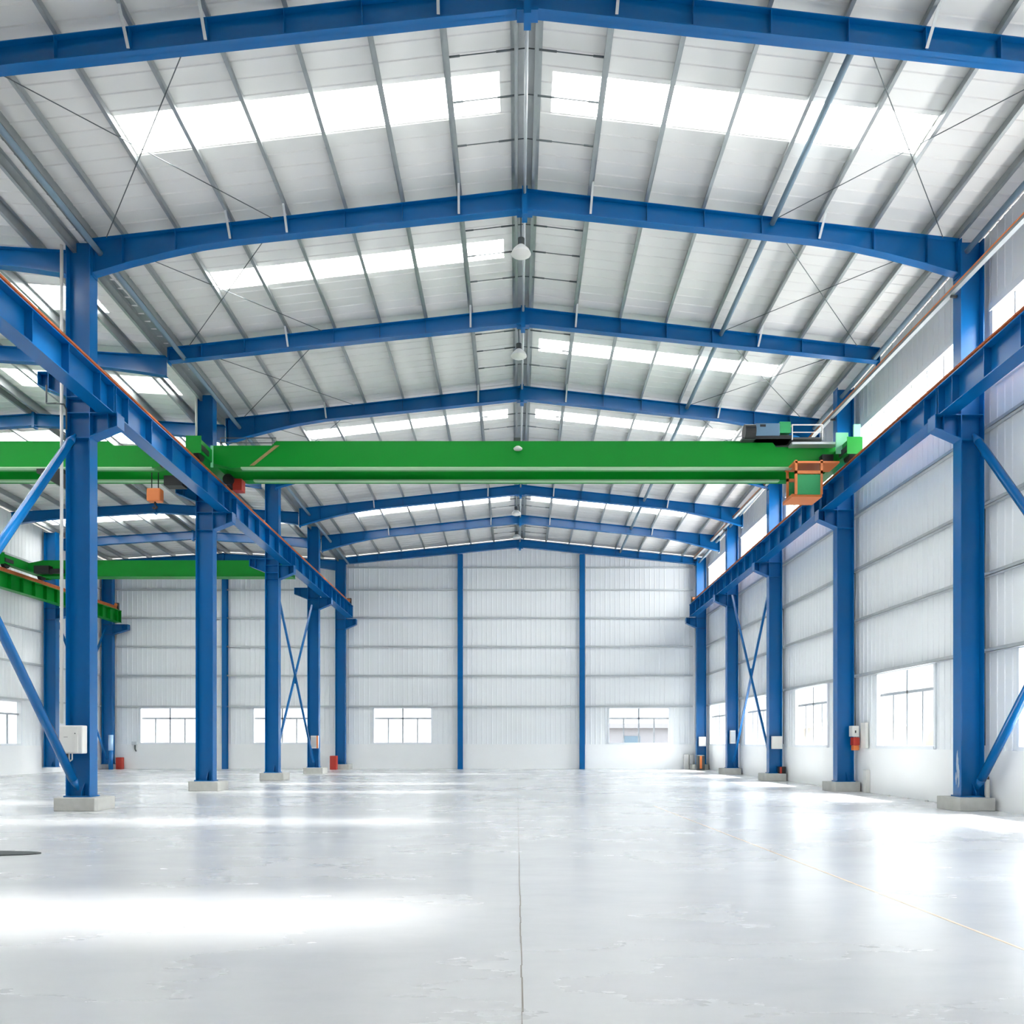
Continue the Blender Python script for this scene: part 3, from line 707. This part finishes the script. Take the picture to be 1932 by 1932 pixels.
# trolley on top
tr = MB().box(6.0, 8.15, D1 - 0.25, D1 + 1.6, 9.42, 9.47).build('trolley_frame', 'darkgap', cr)
MB().box(6.33, 6.98, D1 - 0.30, D1 + 0.25, 9.50, 9.83).build('motor_cabinet', 'slate', tr, 0.02)
MB().box(6.45, 6.6, D1 - 0.31, D1 - 0.295, 9.73, 9.79).build('cabinet_vent', 'black', tr)
MB().cyl((6.05, D1 - 0.2, 9.62), (6.33, D1 - 0.2, 9.62), 0.20, 20).build('cable_drum', 'black', tr)
MB().box(6.98, 7.28, D1 - 0.28, D1 + 0.2, 9.58, 9.88).build('resistor_box', 'grille', tr, 0.015)
MB().box(6.35, 7.3, D1 - 0.27, D1 + 0.2, 9.42, 9.52).build('motor_base', 'black', tr)
rl = MB()
for x in (7.32, 8.12):
    rl.cyl((x, D1 - 0.25, 9.40), (x, D1 - 0.25, 9.80), 0.018, 8)
rl.cyl((7.32, D1 - 0.25, 9.80), (8.12, D1 - 0.25, 9.80), 0.018, 8).cyl((7.32, D1 - 0.25, 9.60), (8.12, D1 - 0.25, 9.60), 0.014, 8)
for x in (7.32, 8.12): rl.cyl((x, D1 - 0.25, 9.80), (x, D1 + 0.5, 9.80), 0.018, 8).cyl((x, D1 + 0.5, 9.40), (x, D1 + 0.5, 9.80), 0.018, 8)
rl.build('platform_railing', 'white', cr)
MB().box(7.3, 8.5, D1 - 0.3, D1 + 0.02, 9.27, 9.33).build('walkway', 'girt', cr)
rl = MB()
for x in (-8.0, -7.3, -6.6): rl.cyl((x, D1 + 0.1, 9.3), (x, D1 + 0.1, 9.58), 0.012, 6)
rl.cyl((-8.0, D1 + 0.1, 9.58), (-6.5, D1 + 0.1, 9.58), 0.012, 6).cyl((-8.0, D1 + 0.1, 9.45), (-6.5, D1 + 0.1, 9.45), 0.012, 6)
rl.build('handrail', 'steelwire', cr)
MB().hexa([(-7.18, D1 - 0.012, 8.80), (-7.06, D1 - 0.012, 8.80), (-6.38, D1 - 0.012, 9.34), (-6.50, D1 - 0.012, 9.34),
           (-7.18, D1, 8.80), (-7.06, D1, 8.80), (-6.38, D1, 9.34), (-6.50, D1, 9.34)]).build('warning_stripe', 'fadedstripe', cr, label='faded orange diagonal stripe')
MB().lathe([(0.01, 0.06), (0.06, 0.05), (0.12, 0.0), (0.11, -0.03)], (0.03, D1 - 0.12, 9.22), 16).build('girder_lamp', 'enamel', cr)
MB().box(-0.02, 0.08, D1 - 0.13, D1, 9.26, 9.30).build('lamp_bracket', 'green', cr)
MB().box(-0.08, 0.10, D1 + 0.02, D1 + 0.2, 9.46, 9.56).build('junction_box', 'darkgap', cr)
MB().box(-7.95, -7.70, D1 + 0.9, D1 + 1.2, 8.42, 8.74).build('travel_motor', 'red', cr)
MB().cyl((-8.05, D1 + 0.8, 8.70), (-8.05, D1 + 1.15, 8.70), 0.15, 16).build('travel_gearbox', 'black', cr)
MB().box(8.1, 8.4, D1 - 0.3, D1 - 0.06, 8.75, 9.0).build('travel_gearbox', 'black', cr)
cb = MB().box(7.26, 8.06, D1 - 0.40, D1 + 0.35, 7.84, 7.92).build('operator_cab', 'orange', cr)
fr = MB()
for x in (7.36, 8.03):
    for y in (D1 - 0.42, D1 + 0.25): fr.box(x - 0.03, x + 0.03, y - 0.03, y + 0.03, 7.9, 8.80)
fr.box(7.33, 8.06, D1 - 0.45, D1 - 0.39, 8.44, 8.52).box(7.33, 8.06, D1 + 0.22, D1 + 0.28, 8.44, 8.52).box(7.3, 8.5, D1 - 0.45, D1 + 0.28, 8.72, 8.77)
fr.build('cab_frame', 'orange', cb)
MB().box(7.39, 8.0, D1 - 0.43, D1 - 0.40, 7.9, 8.42).build('cab_panel', 'grille', cb, label='green lower panel')
MB().box(7.38, 8.0, D1 + 0.23, D1 + 0.26, 7.9, 8.42).build('cab_panel', 'grille', cb)
MB().box(7.39, 8.0, D1 - 0.42, D1 - 0.412, 8.52, 8.72).build('cab_window', 'glass', cb)

c2 = thing('overhead_crane', 'green double-girder crane in the side hall, an orange hook block hanging from it', 'crane', (-14.7, D1, 8.6))
for y0 in (D1, D1 + 1.05): girder_box(MB(), -20.3, -9.25, y0, y0 + 0.34, 8.75, 9.46, 0.12, 0.12).build('main_girder', 'green', c2)
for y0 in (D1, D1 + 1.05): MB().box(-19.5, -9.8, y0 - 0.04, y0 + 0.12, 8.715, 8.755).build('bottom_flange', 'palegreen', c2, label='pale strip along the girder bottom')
carriage(c2, -9.42, D1 - 0.5, D1 + 1.9, 8.7)
MB().box(-12.9, -12.2, D1 - 0.02, D1 + 1.4, 8.60, 8.73).build('hoist_trolley', 'black', c2)
hk = MB().box(-10.1, -9.72, D1 + 0.3, D1 + 0.55, 7.95, 8.3).build('hook_block', 'orange', c2, 0.03)
MB().path([(-10.0, D1 + 0.42, 8.3), (-10.0, D1 + 0.42, 8.75)], 0.015).path([(-9.82, D1 + 0.42, 8.3), (-9.82, D1 + 0.42, 8.75)], 0.015).build('hoist_rope', 'black', hk)
MB().path([(-9.91, D1 + 0.42, 7.95), (-9.91, D1 + 0.42, 7.86), (-9.85, D1 + 0.42, 7.80), (-9.91, D1 + 0.42, 7.76), (-9.97, D1 + 0.42, 7.80)], 0.025).build('hook', 'black', hk)
MB().box(-9.6, -9.1, D1 + 0.25, D1 + 0.6, 8.35, 8.62).build('hoist_motor', 'black', c2)

D3 = 32.5
c3 = thing('overhead_crane', 'far green single-girder crane low in the side hall, resting on the green runway', 'crane', (-14.5, D3, 7.9))
g = MB(); g.box(-18.9, -8.95, D3, D3 + 0.4, 7.98, 8.62).box(-18.9, -8.95, D3 - 0.08, D3 + 0.48, 7.96, 7.98)
g.prism([(-19.5, D3, 8.3), (-18.9, D3, 7.98), (-18.9, D3, 8.62), (-19.5, D3, 8.5)], (0, 0.4, 0)); g.build('main_girder', 'green', c3)
carriage(c3, -19.75, D3 - 1.4, D3 + 1.7, 8.07)
MB().box(-19.1, -18.5, D3 - 0.3, D3 - 0.02, 8.05, 8.35).build('travel_motor', 'black', c3)
MB().cyl((-18.5, D3 - 0.15, 8.15), (-18.0, D3 - 0.15, 8.15), 0.10, 14).build('travel_gearbox', 'black', c3)
MB().box(-12.5, -12.3, D3 - 0.1, D3, 8.40, 8.50).build('junction_box', 'black', c3)

# ------------------------------------------------------------------ pendant lamps under the ridge
for i, (px, py, d, zt) in enumerate([(983, 474, 17.05, 0), (979, 668, 21.2, 0), (974, 968, 33.8, 0), (975, 1013, 38.6, 0)]):
    x = (px - VX) * d / F; z = H + (HZ - py) * d / F
    p = ['just behind the first apex, largest in view', 'behind the second apex', 'seen above the far rafters, third from the front', 'before the back wall gable'][i]
    t = thing('bay_lamp', 'white bell-shaped hanging lamp under the ridge, %s' % p, 'lamp', (x, d, z - 0.1), 'hanging lamps under the ridge')
    smooth(MB().lathe([(0.02, 0.13), (0.07, 0.12), (0.11, 0.08), (0.17, 0.02), (0.208, -0.06), (0.205, -0.065), (0.16, 0.01), (0.1, 0.07), (0.02, 0.10)], (x, d, z), 28).build('lamp_shade', 'enamel', t))
    smooth(MB().lathe([(0.205, -0.062), (0.15, -0.085), (0.08, -0.10), (0.001, -0.105)], (x, d, z), 28).build('lamp_glass', 'white', t))
    MB().cyl((x, d, z + 0.10), (x, d, z + 0.26), 0.075, 16).build('ballast', 'darkgap', t)
    MB().cyl((x, d, z + 0.26), (x, d, ztop(0, d) + 0.15), 0.012, 8).build('suspension_rod', 'steelwire', t)

# ------------------------------------------------------------------ conductor bar, conduits, boxes
b = MB(); x = 8.84
b.box(x - 0.05, x + 0.05, 9.5, 40.5, 10.46, 10.52)
cbar = b.top('conductor_bar', 'bargrey', 'grey conductor bar strung high along the windowed wall with an orange strip', 'conductor bar')
MB().box(x - 0.055, x + 0.03, 9.5, 40.5, 10.52, 10.555).build('insulating_strip', 'orange', cbar, label='orange strip on top')
for d in RD: MB().box(x - 0.02, x + 0.18, d - 0.02, d + 0.02, 10.40, 10.45).build('hanger', 'darkgap', cbar)

def pipe(pts, r, m, label, name='conduit', cat='conduit', grp=None):
    return smooth(MB().path(pts, r, 10).top(name, m, label, cat, grp))
pipe([(-9.14, 16.36, 1.74), (-9.14, 16.36, 11.35)], 0.032, 'white', 'white conduit running up the first column between the halls from the electrical box')
pipe([(-9.05, 16.37, 7.65), (-9.05, 16.37, 8.05), (-9.05, 16.28, 8.12), (-9.20, 16.28, 8.14), (-9.40, 16.28, 8.14), (-9.40, 16.28, 8.5)], 0.016, 'steelwire', 'thin dark cable bent round the bracket of the first column between the halls', 'cable', 'cable')
for i, d in enumerate(RD[:4]):
    pipe([(9.50, d - 0.02, 1.3), (9.50, d - 0.02, 6.1), (9.44, d - 0.02, 6.1)], 0.014, 'steelwire', 'thin vertical cable on the wall beside the %s column along the windowed wall' % where[i], 'cable', 'cable', 'wall cables by the windowed wall')
    pipe([(9.50, d + 0.25, 1.2), (9.50, d + 0.25, 8.4)], 0.04, 'girt', 'pale downpipe on the wall behind the %s column along the windowed wall' % where[i], 'downpipe', 'pipe', 'downpipes by the windowed wall')
pipe([(-9.05, LD[1] - 0.19, 9.55), (-9.05, LD[1] - 0.19, ztop(-9, LD[1]) - 0.1)], 0.03, 'white', 'short white conduit at the top of the second column between the halls')

eb = thing('electrical_box', 'white electrical cabinet mounted on the first column between the halls', 'electrical box', (-8.86, 16.25, 1.12))
MB().box(-9.08, -8.62, 16.16, 16.36, 1.14, 1.70).build('cabinet', 'white', eb, 0.02)
MB().box(-9.06, -8.70, 16.145, 16.16, 1.16, 1.68).build('cabinet_door', 'white', eb, 0.006)
MB().box(-8.76, -8.745, 16.13, 16.145, 1.53, 1.55).build('door_lock', 'darkgap', eb)
MB().box(-8.98, -8.90, 16.142, 16.146, 1.465, 1.472).build('name_slot', 'darkgap', eb)
MB().path([(-8.88, 16.27, 1.14), (-8.88, 16.27, 1.02), (-8.94, 16.27, 0.98)], 0.014).path([(-8.94, 16.27, 1.14), (-8.94, 16.27, 1.0)], 0.014).build('cable_tail', 'white', eb)
MB().box(-9.06, -8.98, 16.24, 16.33, 1.02, 1.14).build('cable_gland', 'darkgap', eb)

def at(px, py, d): return ((px - VX) * d / F, H + (HZ - py) * d / F)
def small_box(px0, px1, py0, py1, d, dep, m, name, label, cat, extra=()):
    x0, z1 = at(px0, py0, d); x1, z0 = at(px1, py1, d)
    t = thing(name, label, cat, ((x0 + x1) / 2, d + dep / 2, z0))
    MB().box(x0, x1, d, d + dep, z0, z1).build('casing', m, t, 0.01)
    for (a, b_, c, e, mm, nm) in extra:
        MB().box(x0 + (x1 - x0) * a, x0 + (x1 - x0) * b_, d - 0.012, d + 0.004, z0 + (z1 - z0) * c, z0 + (z1 - z0) * e).build(nm, mm, t)
    return t
# second windowed-wall column: switch box with red face, and a tall white duct box
t = thing('switch_box', 'white switch box with a red lower cover on the second column along the windowed wall', 'switch box', (9.36, 22.7, 1.3))
MB().box(9.27, 9.46, 22.50, 22.74, 1.52, 1.82).build('casing', 'white', t, 0.01)
MB().box(9.34, 9.37, 22.485, 22.50, 1.62, 1.69).build('switch_knob', 'black', t)
MB().box(9.30, 9.47, 22.49, 22.72, 1.28, 1.50).build('cover', 'red', t, 0.01, label='red cover')
MB().box(9.31, 9.47, 22.51, 22.70, 1.14, 1.28).build('lower_casing', 'orange', t, 0.02)
MB().box(9.46, 9.545, 22.1, 22.4, 1.2, 1.90).top('duct_box', 'white', 'tall white duct box on the wall ledge beside the red switch box', 'duct box', bevel=0.01)
MB().box(9.43, 9.545, 22.0, 22.2, 0.0, 0.62).top('duct_box', 'white', 'low white duct standing on the floor beside the second plinth by the windowed wall', 'duct box', bevel=0.01)
small_box(1457, 1476, 1389, 1413, 28.80, 0.14, 'white', 'control_box', 'square white control box on the third column along the windowed wall', 'control box', [(0.06, 0.94, 0.06, 0.94, 'white', 'cover')])
small_box(1378, 1388, 1378, 1403, 34.50, 0.14, 'white', 'control_box', 'narrow pale control box on the fourth column along the windowed wall', 'control box', [(0.1, 0.9, 0.1, 0.9, 'girt', 'cover')])
small_box(1319, 1332, 1390, 1408, 40.36, 0.12, 'white', 'control_box', 'small white control box on the last column along the windowed wall', 'control box', [(0.1, 0.9, 0.1, 0.9, 'white', 'cover')])
small_box(586, 600, 1388, 1412, 35.2, 0.14, 'white', 'control_box', 'white control box with an orange edge on the fourth column between the halls', 'control box', [(0.8, 1.0, 0.0, 1.0, 'orange', 'edge_strip'), (0.1, 0.75, 0.1, 0.9, 'girt', 'cover')])
# things on the floor
def floor_box(px0, px1, pyt, d, dep, m, name, label, cat, parts=()):
    x0, z1 = at(px0, pyt, d); x1, _ = at(px1, pyt, d)
    t = thing(name, label, cat, ((x0 + x1) / 2, d + dep / 2, 0))
    MB().box(x0, x1, d, d + dep, 0, z1).build('body', m, t, 0.02)
    for (a, b_, c, e, mm, nm) in parts:
        MB().box(x0 + (x1 - x0) * a, x0 + (x1 - x0) * b_, d - 0.014, d + 0.002, z1 * c, z1 * e).build(nm, mm, t)
    return t
floor_box(622, 635, 1426, 40.2, 0.3, 'red', 'extinguisher_box', 'red cabinet on the floor beside the back column between the halls', 'extinguisher box', [(0.08, 0.92, 0.06, 0.94, 'red', 'door')])
floor_box(218, 229, 1429, 40.8, 0.3, 'red', 'extinguisher_box', 'red cabinet on the floor in the side hall, beside the blue corner pipe', 'extinguisher box', [(0.08, 0.92, 0.06, 0.94, 'red', 'door')])
floor_box(1291, 1300, 1423, 41.02, 0.15, 'white', 'leaning_panel', 'white panel standing at the back wall near the far corner, left of a pair', 'panel')
floor_box(1301.5, 1308, 1424, 41.02, 0.15, 'white', 'leaning_panel', 'white panel standing at the back wall near the far corner, right of a pair', 'panel')
floor_box(1316, 1330, 1425, 39.7, 0.35, 'darkgap', 'tool_crate', 'dark crate with an orange front in the far corner beside the last column', 'crate', [(0.3, 0.6, 0.1, 0.95, 'orange', 'front_strip')])
t = thing('toolbox', 'small dark box with a red front on the third plinth by the windowed wall', 'box', (9.3, 28.7, 0.26))
MB().box(9.24, 9.46, 28.62, 28.86, 0.26, 0.50).build('body', 'black', t, 0.01)
MB().box(9.24, 9.31, 28.608, 28.62, 0.27, 0.49).build('front_strip', 'red', t)
x, _ = at(209, 1400, 40.5)
smooth(MB().cyl((x, 40.5, 0), (x, 40.5, 0.95), 0.11, 16).top('wrapped_pipe', 'blue', 'blue corner pipe standing by the far corner column of the side hall', 'pipe')) 
smooth(MB().cyl((x, 40.5, 0.95), (x, 40.5, 1.72), 0.112, 16).build('upper_sleeve', 'paleblue', bpy.data.objects['wrapped_pipe'], label='pale upper sleeve'))
t = thing('wall_tap', 'small grey wall fitting beside the side hall window in the back wall', 'wall fitting', (-19.3, 41.2, 0.9))
MB().box(-19.45, -19.2, 41.14, 41.25, 1.22, 1.40).build('fitting_box', 'girt', t, 0.01)
MB().path([(-19.3, 41.19, 1.22), (-19.3, 41.19, 1.0), (-19.24, 41.19, 0.9)], 0.03).build('fitting_pipe', 'darkgap', t)
MB().cyl((9.44, 16.34, 0.26), (9.44, 16.34, 0.62), 0.045, 14).top('bottle', 'white', 'pale bottle with dark cap standing on the first plinth by the windowed wall', 'bottle')
MB().cyl((9.44, 16.34, 0.62), (9.44, 16.34, 0.68), 0.03, 12).build('cap', 'black', bpy.data.objects['bottle'])
# dark floor cover at the left edge
mb = MB(); pts = []
for k in range(24):
    a = 2 * math.pi * k / 24; pts.append((-6.55 + 0.72 * math.cos(a), 9.98 + 0.20 * math.sin(a), 0.0))
mb.prism(pts, (0, 0, 0.012)); fc = mb.top('floor_cover', 'darkgap', 'dark oval drain cover set in the floor at the left edge', 'drain cover')
for k, (yy, s) in enumerate([(17.8, 0.02), (18.7, 0.03), (19.6, 0.02), (20.6, 0.025)]):
    MB().lathe([(0.001, s * 1.4), (s, s), (s * 1.5, 0)], (9.42, yy, 0), 7).top('rubble_piece', 'concrete', 'small crumb of rubble on the floor along the foot of the windowed wall', 'rubble', 'rubble crumbs by the windowed wall')
